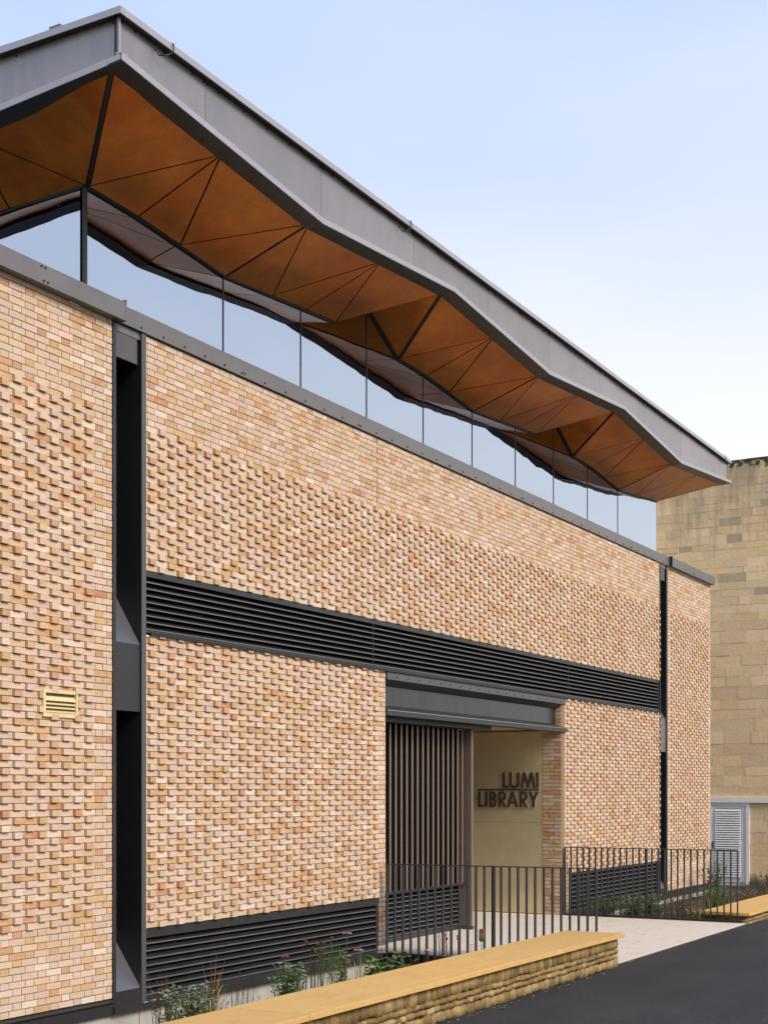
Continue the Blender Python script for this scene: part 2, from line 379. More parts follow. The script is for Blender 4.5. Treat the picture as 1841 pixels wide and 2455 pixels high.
# brick return of the doorway (long bricks), plane x = 21.30 facing the approach
RW = MB().box(21.309, 21.43, .0, .326, .003, 3.49).build('doorway_return', M['mortar'], LIB)
ret = MB(); z = .003; r = 0; PALR = [((.50, .37, .25), 4), ((.50, .31, .15), 5), ((.46, .23, .10), 2), ((.54, .42, .31), 3)]
while z < 3.47:
    segs = [(0.002, .120), (.1265, .324)] if r % 2 else [(.002, .200), (.2065, .324)]
    for a, b in segs:
        c = random.choices([p[0] for p in PALR], [p[1] for p in PALR])[0]; k = U(.85, 1.08)
        bb = MB().box(21.300 + U(-.001, .001), 21.32, a, b, z, z + CH - J, j=.0009)
        o_ = bb.build('brick', M['brick1'], RW); o_.color = (c[0] * k, c[1] * k, c[2] * k, 1)
    z += CH; r += 1

# main body behind the facade, end walls
body = MB()
body.box(6.0, 10.24, .30, 12, -.2, 6.37); body.box(10.24, 26.8, 2.6, 12, -.2, 6.30); body.box(26.8, 29.65, .30, 12, -.2, 6.37)
body.box(10.76, 15.47, .31, 2.6, -.2, 6.30); body.box(21.44, 26.2, .31, 2.6, -.2, 6.30); body.box(15.47, 21.44, .31, 2.6, 3.5, 6.30)
body.build('wall', M['mortar'], LIB)
MB().box(6.02, 29.66, .006, 12.0, 6.30, 6.372).build('flat_roof', M['coping'], LIB)
# end wall of the right pier: bricks seen only from the side
e = MB(); z = .06; r = 0
while z < 6.33:
    y = 0.012 + (.05 if r % 2 else 0)
    while y < 3.0:
        e.box(29.665, 29.682, y, min(y + .195, 3.0), z, z + CH - J, col=brick_col()); y += .2
    z += CH; r += 1
e.build('side_brickwork', M['brick'], brickwall, kind='stuff')

# concrete plinth, black base trim
for a, b in ((6.0, 11.6), (11.604, 15.40), (21.40, 25.5), (25.504, 29.66)): MB().box(a, b, .035, .33, -.6, -.075).build('plinth', M['concrete'], LIB)
for a, b in ((6.0, 10.263), (26.745, 29.69)):
    MB().prism([(-.012, -.075), (-.012, .02), (-.03, .035), (-.03, .045), (.02, .062 if a > 20 else .070), (.02, -.075)], a, b).build('base_trim', M['dark'], LIB)
for a, b in ((10.263, 15.40), (21.50, 26.745)):
    MB().prism([(-.035, -.075), (-.035, -.01), (.02, .0), (.02, -.075)], a, b).build('base_trim', M['dark'], LIB)

# wall copings in lengths, with bolts
joints_ = [10.313, 12.342, 14.788, 17.221, 19.665, 22.113, 24.571, 26.80]
def coping(x0, x1, yf, z0=6.375, z1=6.545):
    MB().prism([(yf, z0), (yf, z1), (.32, z1 + .012), (.32, z1 + .004), (yf + .006, z1 - .006), (yf + .006, z0 + .004), (.004, z0 + .004), (.004, z0)], x0 + .0015, x1 - .0015).build('coping_panel', M['coping'], LIB)
coping(6.0, 10.345, -.095)
for a, b in zip(joints_[:-1], joints_[1:]): coping(max(a, 10.346), b, -.03)
coping(26.80, 29.75, -.085)
MB().box(10.345, 10.360, -.097, .02, 6.372, 6.57).build('coping_end_plate', M['coping'], LIB)
MB().box(26.795, 26.806, -.09, .02, 6.374, 6.565).build('coping_end_plate', M['dark'], LIB)
def bolt_row(name, pts, parent, r=.010, nrm=(0, -1, 0), l=.008, m_='black'):
    b = MB()
    for p in pts:
        p = Vector(p); b.tube([p, p + Vector(nrm) * l], r, 6)
    b.build(name, M[m_], parent, kind='stuff')
pts = []
x = 11.073
for a, b in zip(joints_[:-1], joints_[1:]):
    n = 5; step = (b - a) / 6
    pts += [(a + step * (i + 1), -.031, 6.408) for i in range(5)] + [(b - .026, -.031, 6.408), (b + .026, -.031, 6.408)]
pts += [(28.2, -.086, 6.41), (28.26, -.086, 6.41), (28.2, -.086, 6.53)]
pts += [(9.25, -.096, 6.40), (9.30, -.096, 6.40), (9.22, -.096, 6.52), (9.27, -.096, 6.52)]
bolt_row('bolt', pts, LIB)

# sealed movement joints
for x in (15.26, 21.72):
    MB().box(x - .003, x + .002, -.001, .02, 4.13, 6.37).build('movement_joint', M['mortar'], LIB)

# ---- tall window slots
def slot(x0, x1, xl, xr, left):
    """x0..x1 clear opening; xl, xr outer edges of the frame"""
    s = empty('slot_window', (x0, 0, 0), parent=LIB)
    MB().box(xl, x0, -.012, .42, -.07, 6.37).build('jamb', M['dark'], s)
    MB().box(x1, xr, -.010, .42, -.01, 6.37).build('jamb', M['black'], s)
    MB().box(x1 + (.0 if left else .045), xr - .001, -.014, -.0105, -.01, 6.37).build('cover_strip', M['slotgrey'] if left else M['coping'], s)
    MB().box(x0, x1, .40, .42, -.07, 6.37).build('glazing', M['black'], s)
    MB().box(x0, x1 - .040, .012, .05, 6.06, 6.372).build('head_panel', M['slotgrey'], s)
    MB().box(x1 - .038, x1, .03, .06, 6.06, 6.372).build('head_panel', M['black'], s)
    # spandrel box with a steep sloping sill
    MB().box(x0, x1, .004, .395, 2.755, 3.392).build('spandrel_panel', M['dark'] if left else M['coping'], s)
    MB().prism([(.006, 3.394), (.35, 3.955), (.35, 3.394)], x0 + .001, x1 - .001).build('sloping_sill', M['sill'], s)
    MB().box(x0, x1, -.002, .395, -.07, .122).build('spandrel_panel', M['dark'], s)
    MB().prism([(.0, .124), (.35, .62), (.35, .124)], x0 + .001, x1 - .001).build('sloping_sill', M['sill'], s)
    bolt_row('bolt', [(x0 + .02, .003, 3.36), (x1 - .03, .003, 3.36), (x0 + .02, .003, 3.30)], s, r=.007)
slot(10.308, 10.679, 10.266, 10.747, True)
slot(26.310, 26.660, 26.275, 26.742, False)

# ---- louvred bands
def louvre(x0, x1, z0, z1, n, y=.02, divs=(), fr=.035, tilt=.055, down=False, lipc='blade', zb=None):
    s = empty('louvre_panel', (x0, y, z0), parent=LIB)
    MB().box(x0, x1, y + .14, y + .15, z0, z1).build('backing', M['black'], s)
    MB().box(x0, x1, y - .008, y + .10, z1 - fr, z1).build('frame', M['dark'], s)
    MB().box(x0, x1, y - .012, y + .10, z0, z0 + .022).build('frame', M['dark'], s)
    MB().box(x0, x0 + .02, y - .004, y + .12, z0 + .022, z1 - fr).build('frame', M['dark'], s)
    MB().box(x1 - .045, x1, y - .004, y + .12, z0 + .022, z1 - fr).build('frame', M['dark'], s)
    secs = [x0 + .021] + list(divs) + [x1 - .046]
    for d in divs: MB().box(d - .006, d + .006, y - .003, y + .12, z0 + .022, z1 - fr).build('mullion', M['blade'], s)
    pitch = (z1 - fr - z0 - .022) / n
    for (a, b) in zip(secs[:-1], secs[1:]):
        a2 = a + (.007 if a in divs else 0); b2 = b - (.007 if b in divs else 0)
        for i in range(n):
            zz = z0 + .022 + (i + .12) * pitch
            # front lip, then a blade rising to the back
            prof = [(y, zz), (y, zz + .010), (y + .004, zz + .012), (y + .085, zz + .014 + tilt), (y + .085, zz + .010 + tilt), (y + .008, zz + .007), (y + .008, zz)]
            so_ = MB().prism(prof, a2, b2).build('slat', M['blade'], s); so_.data.materials.append(M['bladelip_lit']); so_.data.polygons[2].material_index = 1; so_.data.polygons[3].material_index = 1
    return s
louvre(10.750, 26.270, 3.522, 4.118, 8, y=.012, divs=(15.19, 21.63), fr=.058)
MB().prism([(-.035, 3.497), (-.035, 3.512), (.14, 3.522), (.14, 3.497)], 10.80, 26.30).build('drip_flashing', M['blade'], LIB)
louvre(10.750, 15.330, .0, .680, 8, y=.025, fr=.095)
louvre(21.630, 26.205, .0, .662, 8, y=.025, fr=.05)
MB().box(26.206, 26.27, .0, .3, -.02, .664).build('louvre_jamb', M['dark'], LIB)

# ---- air vent in the left wall
v = empty('air_vent', (VX0, 0, VZ0), parent=LIB)
f = MB()
f.box(VX0, VX0 + .030, -.022, .03, VZ0, VZ1); f.box(VX1 - .024, VX1, -.022, .03, VZ0, VZ1)
f.box(VX0 + .030, VX1 - .024, -.0222, .03, VZ1 - .030, VZ1); f.box(VX0 + .030, VX1 - .024, -.0222, .03, VZ0, VZ0 + .036)
f.build('frame', M['ventcream'], v)
MB().box(VX0 + .03, VX1 - .024, .035, .04, VZ0, VZ1).build('backing', M['black'], v)
for i, zz in enumerate((2.690, 2.724, 2.758, 2.792)):
    MB().prism([(-.018, zz), (-.018, zz + .004), (.03, zz + .034 if i < 3 else zz + .074), (.03, zz + .030)], VX0 + .031, VX1 - .025).build('slat', M['ventcream'], v)

# ---- steel channel over the doorway
X0, X1 = 15.486, 21.430
cn = MB().prism([(-.02, 3.395), (-.02, 3.490), (.20, 3.490), (.20, 3.325), (.10, 3.325), (.0, 3.392)], X0, X1).build('doorway_channel', M['dark'], LIB)
MB().prism([(-.024, 3.400), (-.024, 3.474), (-.0205, 3.474), (-.0205, 3.400)], X0, X1).build('flange_strip', M['slotgrey'], cn)
for a, b in ((X0, 16.78), (16.78, 18.25), (18.25, 20.30), (20.30, X1 - .12)):
    MB().prism([(.098, 3.080), (.104, 3.324), (.11, 3.324), (.11, 3.080)], a + .001, b - .001).build('web_panel', M['web'], cn)
MB().box(X1 - .12, X1, .102, .112, 3.08, 3.324).build('web_panel', M['chan'], cn)
MB().prism([(.10, 3.078), (-.03, 3.016), (-.03, 2.948), (.16, 2.948), (.16, 3.078)], X0, X1 + .035).build('lower_flange', M['chan'], cn)
MB().box(X0, X1 + .033, -.0335, -.0305, 3.010, 3.0165).build('flange_edge', M['trim'], cn)
bolt_row('bolt', [(15.742 + .305 * i, -.024, 3.437) for i in range(19)], cn, r=.009)
# recess ceiling, side wall, back wall with glazed doors
MB().box(X0, 21.30, .161, 2.2, 2.992, 3.02).build('porch_ceiling', M['gold'], LIB)
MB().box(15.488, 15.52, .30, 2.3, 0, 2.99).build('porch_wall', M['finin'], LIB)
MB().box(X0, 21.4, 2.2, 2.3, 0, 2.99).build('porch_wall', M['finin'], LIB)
# sign wall of brass sheets
SW = empty('sign_wall', (21.3, 1, 0), parent=LIB)
for z0, z1 in ((.012, 1.4875), (1.4915, 2.968)):
    MB().box(21.303, 21.325, .329, 2.19, z0, z1).build('brass_sheet', M['gold'], SW)
MB().box(21.301, 21.325, .3265, .3285, .012, 2.97).build('edge_trim', M['letter'], SW)
MB().box(21.296, 21.325, .329, 2.19, 2.972, 2.990).build('edge_trim', M['fin'], SW)
# slatted screen
SC = empty('slatted_screen', (17.5, .4, 0), parent=LIB)
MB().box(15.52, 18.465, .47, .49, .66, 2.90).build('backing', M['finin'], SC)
finb = MB().box(-.022, .022, 0, .010, .675, 2.885).data('slat', M['fin'])
for i in range(20):
    xx = 18.37 - .1537 * i
    if xx < 15.6: break
    inst(finb, 'slat', SC, (xx, .335, 0))
MB().box(15.52, 18.93, .14, .33, 2.885, 2.955).build('track', M['black'], SC)
MB().box(15.52, 18.86, .33, .50, 2.900, 2.985).build('track', M['dark'], SC)
MB().box(18.470, 18.530, .245, .62, .05, 2.884).build('end_post', M['fin'], SC)
MB().box(18.462, 18.545, .235, .63, .0, .05).build('post_base', M['letter'], SC)
MB().box(15.52, 18.465, .325, .50, .655, .674).build('bottom_rail', M['dark'], SC)
louvre(15.52, 18.46, .045, .655, 9, y=.42, fr=.03)
MB().box(15.52, 18.46, .41, .56, .001, .045).build('screen_base', M['dark'], LIB)

# ---- clerestory glazing
GY = .10
HEAD = [(10.01, 7.535), (10.73, 7.512), (11.39, 7.462), (12.17, 7.395), (13.05, 7.462), (13.74, 7.512), (14.40, 7.560), (15.18, 7.965), (15.97, 7.545),
        (16.73, 7.522), (17.42, 7.472), (18.20, 7.400), (19.08, 7.462), (19.78, 7.515), (20.41, 7.562), (21.20, 7.965), (22.00, 7.545), (22.80, 7.522), (23.46, 7.475),
        (24.24, 7.400), (25.12, 7.460), (25.85, 7.528), (26.39, 7.570)]
def head(x):
    for (a, za), (b, zb) in zip(HEAD[:-1], HEAD[1:]):
        if a <= x <= b: return za + (zb - za) * (x - a) / (b - a)
    return HEAD[-1][1]
CL = empty('clerestory', (18, GY, 6.38), parent=LIB)
mull = [10.01, 12.16, 13.67, 15.18, 16.69, 18.19, 19.70, 21.21, 22.72, 24.22, 26.385]
zb_ = 6.40
for a, b in zip(mull[:-1], mull[1:]):
    a2, b2 = a + .009, b - .009
    top = [(b2, head(b2) - .004)] + [(x, z - .004) for x, z in reversed(HEAD) if a2 < x < b2] + [(a2, head(a2) - .004)]
    MB().prism([(a2, zb_), (b2, zb_)] + top, GY, GY + .02, axis='y').build('glass_pane', M['glass'], CL)
for x in mull[1:-1]: MB().box(x - .008, x + .008, GY - .006, GY + .03, zb_, head(x) - .002).build('mullion', M['dark'], CL)
MB().box(9.992, 10.028, GY - .008, GY + .022, zb_, 7.53).build('corner_mullion', M['dark'], CL)
# left end glazing (x = 10.0) and right end glazing
LH = [(.10, 7.535), (.86, 7.505), (1.5, 7.462), (2.25, 7.395), (3.1, 7.462), (3.8, 7.512), (4.5, 7.56), (8.0, 7.56)]
for (a, za), (b, zb) in (((.155, 7.53), (2.25, 7.395)), ((2.27, 7.395), (4.5, 7.56)), ((4.52, 7.56), (8.0, 7.56))):
    MB().prism([(a, zb_), (b - .01, zb_), (b - .01, zb), (a, za)], 10.0, 10.02).build('glass_pane', M['glass'], CL)
MB().prism([(.13, zb_), (8.0, zb_), (8.0, 7.56), (.13, 7.56)], 26.365, 26.385).build('glass_pane', M['glass'], CL)
for y in (2.26, 4.51): MB().box(9.992, 10.03, y - .01, y + .01, zb_, 7.5).build('mullion', M['dark'], CL)
for (a, za), (b, zb) in zip(HEAD[:-1], HEAD[1:]):
    MB().prism([(a, za - .012), (b, zb - .012), (b, zb + .02), (a, za + .02)], GY - .03, GY + .03, axis='y').build('head_frame', M['black'], CL)
for (a, za), (b, zb) in zip(LH[:-1], LH[1:]):
    MB().prism([(a, za - .012), (b, zb - .012), (b, zb + .02), (a, za + .02)], 9.98, 10.03).build('head_frame', M['black'], CL)
# dim room behind the glass
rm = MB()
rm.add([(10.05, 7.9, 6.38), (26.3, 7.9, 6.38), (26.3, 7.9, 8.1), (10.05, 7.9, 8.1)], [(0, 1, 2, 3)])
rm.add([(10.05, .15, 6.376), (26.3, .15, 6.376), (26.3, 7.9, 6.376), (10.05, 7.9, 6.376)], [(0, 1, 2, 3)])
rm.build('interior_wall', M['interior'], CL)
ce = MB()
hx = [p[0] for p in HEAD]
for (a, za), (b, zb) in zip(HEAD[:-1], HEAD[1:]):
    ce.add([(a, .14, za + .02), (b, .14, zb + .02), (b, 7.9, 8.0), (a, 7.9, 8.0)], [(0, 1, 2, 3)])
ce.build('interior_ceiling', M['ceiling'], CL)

# ---- folded roof
RF = MB().add([(9.06, -1.085, 8.395), (27.28, -1.085, 8.395), (27.28, 11.5, 8.395), (9.06, 11.5, 8.395), (9.06, -1.085, 8.405), (27.28, -1.085, 8.405), (27.28, 11.5, 8.55), (9.06, 11.5, 8.55)],
              [(0, 1, 2, 3), (4, 5, 6, 7), (0, 1, 5, 4), (1, 2, 6, 5), (2, 3, 7, 6), (3, 0, 4, 7)])
RFm = MB(); RFm.add([(9.06, -1.085, 8.36), (27.28, -1.085, 8.36), (27.28, 11.5, 8.36), (9.06, 11.5, 8.36), (9.06, -1.085, 8.405), (27.28, -1.085, 8.405), (27.28, 11.5, 8.55), (9.06, 11.5, 8.55)],
              [(0, 1, 2, 3), (4, 5, 6, 7), (0, 1, 5, 4), (1, 2, 6, 5), (2, 3, 7, 6), (3, 0, 4, 7)])
ROOF = RFm.build('roof', M['dark'], LIB)
OX = [9.15, 10.69, 12.20, 13.70, 15.18, 16.68, 18.20, 19.70, 21.20, 22.69, 24.16, 25.66, 27.25]
OZ = [7.950, 7.870, 7.755, 7.865, 7.960, 7.866, 7.755, 7.866, 7.960, 7.866, 7.740, 7.845, 7.960]
LX = [9.075, 12.21, 15.20, 18.18, 21.20, 24.15, 27.31]; LZ = [7.982, 7.735, 7.968, 7.740, 7.972, 7.722, 7.975]
def lipz(x):
    for i in range(len(LX) - 1):
        if x <= LX[i + 1]: return LZ[i] + (LZ[i + 1] - LZ[i]) * (x - LX[i]) / (LX[i + 1] - LX[i])
    return LZ[-1]
# fascia panels with a faint oil-canned surface
seams = [9.127, 10.31, 12.286, 14.301, 16.297, 18.313, 20.294, 22.276, 24.314, 26.163, 27.239]
def fascia_panel(p0, p1, zf, nrm, axis):
    b = MB(); n = 14; k = 5; ph = U(0, 6); am = U(.004, .008)
    for i in range(n + 1):
        t = i / n
        for q in range(k + 1):
            s_ = q / k; zz = zf(t) + (8.372 - zf(t)) * s_
            d = am * math.sin(math.pi * t) * math.sin(math.pi * s_) * math.sin(t * 9 + ph) + .0015 * math.sin(3 * math.pi * t) * s_
            b.v.append((p0[0] + (p1[0] - p0[0]) * t + nrm[0] * d, p0[1] + (p1[1] - p0[1]) * t + nrm[1] * d, zz))
    for i in range(n):
        for q in range(k):
            a = i * (k + 1) + q; b.f.append((a, a + k + 1, a + k + 2, a + 1)); b.c.append(None)
    fo_ = b.build('fascia_panel', M['fascia'], ROOF, smooth=True); k_ = U(.86, 1.1); fo_.color = (.33 * k_, .30 * k_, .295 * k_, 1)
for a, b in zip(seams[:-1], seams[1:]):
    fascia_panel((a + .0025, -1.03), (b - .0025, -1.03), lambda t, a=a, b=b: lipz(a + (b - a) * t) + .045, (0, -1), 'x')
LLY = [-1.095, 2.10, 5.1, 8.1, 11.4]; LLZ = [7.982, 7.73, 7.97, 7.73, 7.97]
def lipl(y):
    for i in range(len(LLY) - 1):
        if y <= LLY[i + 1]: return LLZ[i] + (LLZ[i + 1] - LLZ[i]) * (y - LLY[i]) / (LLY[i + 1] - LLY[i])
    return LLZ[-1]
ly = [-1.025, 1.2, 3.2, 5.2, 7.2, 9.3, 11.4]
for a, b in zip(ly[:-1], ly[1:]):
    fascia_panel((9.127, b - .0025), (9.127, a + .0025), lambda t, a=a, b=b: lipl(b + (a - b) * t) + .045, (-1, 0), 'y')
    fascia_panel((27.239, a), (27.239, b), lambda t, a=a, b=b: lipl(a + (b - a) * t) + .045, (1, 0), 'y')
MB().box(9.10, 9.122, -1.05, -1.024, 8.02, 8.37).build('corner_cover', M['trim'], ROOF)
# dark board behind the fascia so that nothing shows through the seams
bk = MB()
for i in range(len(LX) - 1):
    bk.add([(LX[i], -1.02, LZ[i] + .03), (LX[i + 1], -1.02, LZ[i + 1] + .03), (LX[i + 1], -1.02, 8.37), (LX[i], -1.02, 8.37)], [(0, 1, 2, 3)])
bk.build('fascia_backing', M['black'], ROOF)
# top drip trim
tj = [9.06, 12.40, 15.35, 18.35, 21.35, 24.35, 27.30]
for a, b in zip(tj[:-1], tj[1:]):
    MB().box(a + .001, b - .001, -1.103, -1.090, 8.355, 8.412).build('edge_trim', M['trim'], ROOF)
MB().box(9.052, 9.0595, -1.103, 11.5, 8.355, 8.412).build('edge_trim', M['trim'], ROOF)
MB().box(27.301, 27.312, -1.103, 11.5, 8.355, 8.412).build('edge_trim', M['trim'], ROOF)
# lower lip: upright strip, sloped top, dark underside
def lip(p0, z0, p1, z1, inn):
    """p0,p1 outer points (x,y); inn = inward unit vector"""
    def q(p, z, d, dz): return (p[0] + inn[0] * d, p[1] + inn[1] * d, z + dz)
    b = MB(); n = 6
    prof = [(0, 0), (0, .056), (.07, .075), (.07, .06), (.012, .045), (.012, .008), (.15, -.004), (.15, -.012)]
    b.add([q(p0, z0, d, dz) for d, dz in prof] + [q(p1, z1, d, dz) for d, dz in prof],
          [tuple(range(8)), tuple(range(15, 7, -1))] + [(i, i + 8, (i + 1) % 8 + 8, (i + 1) % 8) for i in range(8)])
    ob = b.build('lip_trim', M['trim'], ROOF)
    u = MB(); u.add([q(p0, z0, .003, -.002), q(p1, z1, .003, -.002), q(p1, z1, .19, -.016), q(p0, z0, .19, -.016), q(p0, z0, .003, -.006), q(p1, z1, .003, -.006), q(p1, z1, .19, -.020), q(p0, z0, .19, -.020)],
          [(0, 1, 2, 3), (4, 5, 6, 7), (0, 1, 5, 4), (1, 2, 6, 5), (2, 3, 7, 6), (3, 0, 4, 7)])
    u.build('lip_underside', M['dark'], ROOF)
for i in range(len(LX) - 1): lip((LX[i], -1.10), LZ[i], (LX[i + 1], -1.10), LZ[i + 1], (0, 1))
for i in range(len(LLY) - 1):
    lip((9.075, LLY[i]), LLZ[i], (9.075, LLY[i + 1]), LLZ[i + 1], (1, 0))
    lip((27.31, LLY[i]), LLZ[i], (27.31, LLY[i + 1]), LLZ[i + 1], (-1, 0))
# soffit triangles
O = [Vector((x, -.93, z)) for x, z in zip(OX, OZ)]
G = [Vector((x, GY - .03, z)) for x, z in HEAD]
def soffit(a, b, c, ga=.010, gb=.010, gc=.010):
    """triangle with a gap along each edge ab, bc, ca"""
    pts = [a, b, c]; gaps = [ga, gb, gc]
    n = (b - a).cross(c - a)
    if n.length < 1e-6: return
    n.normalize()
    if n.z > 0: n = -n
    cen = (a + b + c) / 3; lines = []
    for i in range(3):
        p, q = pts[i], pts[(i + 1) % 3]; d = (q - p).normalized(); m_ = n.cross(d)
        if m_.dot(cen - p) < 0: m_ = -m_
        lines.append((p + m_ * gaps[i], d))
    newp = []
    for i in range(3):
        (p1, d1), (p2, d2) = lines[i - 1], lines[i]
        cr = d1.cross(d2); den = cr.dot(cr)
        if den < 1e-9: return
        t = (p2 - p1).cross(d2).dot(cr) / den
        newp.append(p1 + d1 * t)
    MB().slab(newp, -n * .006).build('soffit_panel', M['soffit'], ROOF)
    back.add([p - n * .012 for p in pts], [(0, 1, 2)])
back = MB(); TK = .027
def fan(a0, b1, a1, b2, a2, g):
    """outer nodes a0,b1,a1,b2,a2; glass nodes g[0..6]"""
    soffit(a0, b1, g[0], .004, .006, TK)
    soffit(b1, g[0], g[1]); soffit(b1, g[1], g[2]); soffit(b1, a1, g[2], .003)
    soffit(a1, g[2], g[3], .006, .003, TK * .7); soffit(a1, g[3], g[4], TK * .7, .003, .006)
    soffit(a1, b2, g[4], .003); soffit(b2, g[4], g[5]); soffit(b2, g[5], g[6]); soffit(b2, a2, g[6], .003, TK * .6, .006)
fan(O[0], O[1], O[2], O[3], O[4], G[0:7])
soffit(O[4], G[6], G[7], .01, .003, .006); soffit(O[4], G[7], G[8], .006, .003, TK)
fan(O[4], O[5], O[6], O[7], O[8], G[8:15])
soffit(O[8], G[14], G[15], .01, .003, .006); soffit(O[8], G[15], G[16], .006, .003, TK)
fan(O[8], O[9], O[10], O[11], O[12], G[16:23])
# left end soffit
OL = [Vector((9.24, y, z)) for y, z in ((-.93, 7.950), (.80, 7.862), (2.1, 7.755), (3.6, 7.865), (5.1, 7.960))]
OL[0] = O[0]
GL = [Vector((9.98, y, z)) for y, z in ((.07, 7.535), (1.0, 7.505), (1.55, 7.462), (2.25, 7.395), (3.1, 7.462), (3.8, 7.512), (4.5, 7.56))]
GL[0] = G[0]
fan(OL[0], OL[1], OL[2], OL[3], OL[4], GL)
# right end soffit
OR = [Vector((27.12, y, z)) for y, z in ((-.93, 7.960), (.7, 7.862), (2.1, 7.755), (3.6, 7.865), (5.1, 7.960))]
OR[0] = O[12]
GR = [Vector((26.41, y, z)) for y, z in ((.07, 7.57), (1.0, 7.54), (1.55, 7.50), (2.25, 7.44), (3.1, 7.48), (3.8, 7.52), (4.5, 7.56))]
GR[0] = G[22]
fan(OR[0], OR[1], OR[2], OR[3], OR[4], GR)
back.build('soffit_backing', M['black'], ROOF)
# bolts under the trim, and loose lifting loops of cable
pts = []
for a, b in zip(seams[:-1], seams[1:]):
    n = 5 if b - a > 1.5 else 3
    pts += [(a + (b - a) * (i + .5) / n, -1.031, 8.338 + U(-.006, .006)) for i in range(n)] + [(a + .03, -1.031, 8.34), (b - .03, -1.031, 8.34)]
bolt_row('bolt', pts, ROOF, r=.010)
bolt_row('bolt', [(9.126, .1 + .6 * i, 8.335) for i in range(8)] + [(9.126, -.97, 8.335)], ROOF, r=.010, nrm=(-1, 0, 0))
pts = []
for i in range(46): x = 9.6 + i * .38; pts.append((x, -.965, lipz(x) - .024))
bolt_row('bolt', pts, ROOF, r=.008, nrm=(0, 0, -1), l=.005)
for x in (9.72, 14.05, 26.85):
    MB().tube([(x - .16, -1.05, 8.30), (x - .13, -1.08, 8.25), (x - .06, -1.12, 8.28), (x + .01, -1.125, 8.33), (x + .02, -1.115, 8.41), (x + .03, -1.09, 8.425)], .006, 6).build('cable_loop', M['black'], ROOF, smooth=True)
for y in (-.45, .5): MB().box(9.06, 9.12, y, y + .12, 8.412, 8.44).build('roof_clip', M['coping'], ROOF)

# ------------------------------------------------------------------ sign: LUMI / LIBRARY, raised bronze letters
SG = empty('sign', (21.3, 1.0, 2.0), 'dark bronze raised letters reading LUMI LIBRARY on the brass wall by the door', 'sign')
def sy(u): return 1.473 - (u - 220) * (1.086 / 1205)
def sz(v_): return 2.303 - (v_ - 1100) * (.568 / 690)
def letter(polys):
    b = MB()
    for i, poly in enumerate(polys):
        pr_ = [(sy(u), sz(v_)) for u, v_ in poly]
        b.prism(pr_, 21.280 - .0006 * i, 21.302)
    return b
def rect(a, b, c, d): return [(a, c), (b, c), (b, d), (a, d)]
def bar(p, q, wd):
    (x0, y0), (x1, y1) = p, q
    return [(x0 - wd / 2, y0), (x0 + wd / 2, y0), (x1 + wd / 2, y1), (x1 - wd / 2, y1)]
def arc(cx, cy, rx, ry, t, a0, a1, n=12, ty=None):
    ty = ty or t; res = []
    for i in range(n):
        A, B = math.radians(a0 + (a1 - a0) * i / n), math.radians(a0 + (a1 - a0) * (i + 1) / n)
        res.append([(cx + rx * math.cos(A), cy - ry * math.sin(A)), (cx + rx * math.cos(B), cy - ry * math.sin(B)),
                    (cx + (rx - t) * math.cos(B), cy - (ry - ty) * math.sin(B)), (cx + (rx - t) * math.cos(A), cy - (ry - ty) * math.sin(A))])
    return res
S = 45
T0, T1, B0, B1 = 1100, 1404, 1484, 1790
Ls = []
Ls.append(('letter', [rect(718, 718 + S, T0, T1), rect(718 + S, 846, T1 - 42, T1)]))
Ls.append(('letter', [rect(855, 855 + S, T0, 1310), rect(1005, 1005 + S, T0, 1310)] + arc(955, 1310, 100, 104, S, 180, 360, 14)))
Ls.append(('letter', [bar((1144, T0), (1092, T1), 44), bar((1146, T0), (1215, T1), 46), bar((1288, T0), (1215, T1), 46), bar((1290, T0), (1336, T1), 44)]))
Ls.append(('letter', [rect(1378, 1425, T0, T1)]))
Ls.append(('underline', [rect(222, 1425, 1430, 1456)]))
Ls.append(('letter', [rect(230, 230 + S, B0, B1), rect(230 + S, 342, B1 - 40, B1)]))
Ls.append(('letter', [rect(368, 412, B0, B1)]))
Ls.append(('letter', [rect(450, 450 + S, B0, B1), rect(500, 525, B0, B0 + 38), rect(500, 530, 1606, 1644), rect(500, 530, B1 - 38, B1)] + arc(525, 1560, 62, 82, 46, -90, 90, 12, 38) + arc(530, 1698, 72, 92, 48, -90, 90, 12, 38)))
def Rr(x): return [rect(x, x + S, B0, B1), rect(x + S, x + 85, B0, B0 + 38), rect(x + S, x + 85, 1626, 1664), ] + arc(x + 82, 1571, 78, 93, 48, -90, 90, 14, 38) + [bar((x + 74, 1664), (x + 136, B1), 50)]
Ls.append(('letter', Rr(632)))
Ls.append(('letter', [bar((908, B0), (828, B1), 50), bar((916, B0), (1000, B1), 50), rect(868, 955, 1680, 1714)]))
Ls.append(('letter', Rr(1050)))
Ls.append(('letter', [rect(1297, 1347, 1650, B1), bar((1252, B0), (1320, 1652), 50), bar((1400, B0), (1324, 1652), 50)]))
for nm, polys in Ls: letter(polys).build(nm, M['letter'], SG)

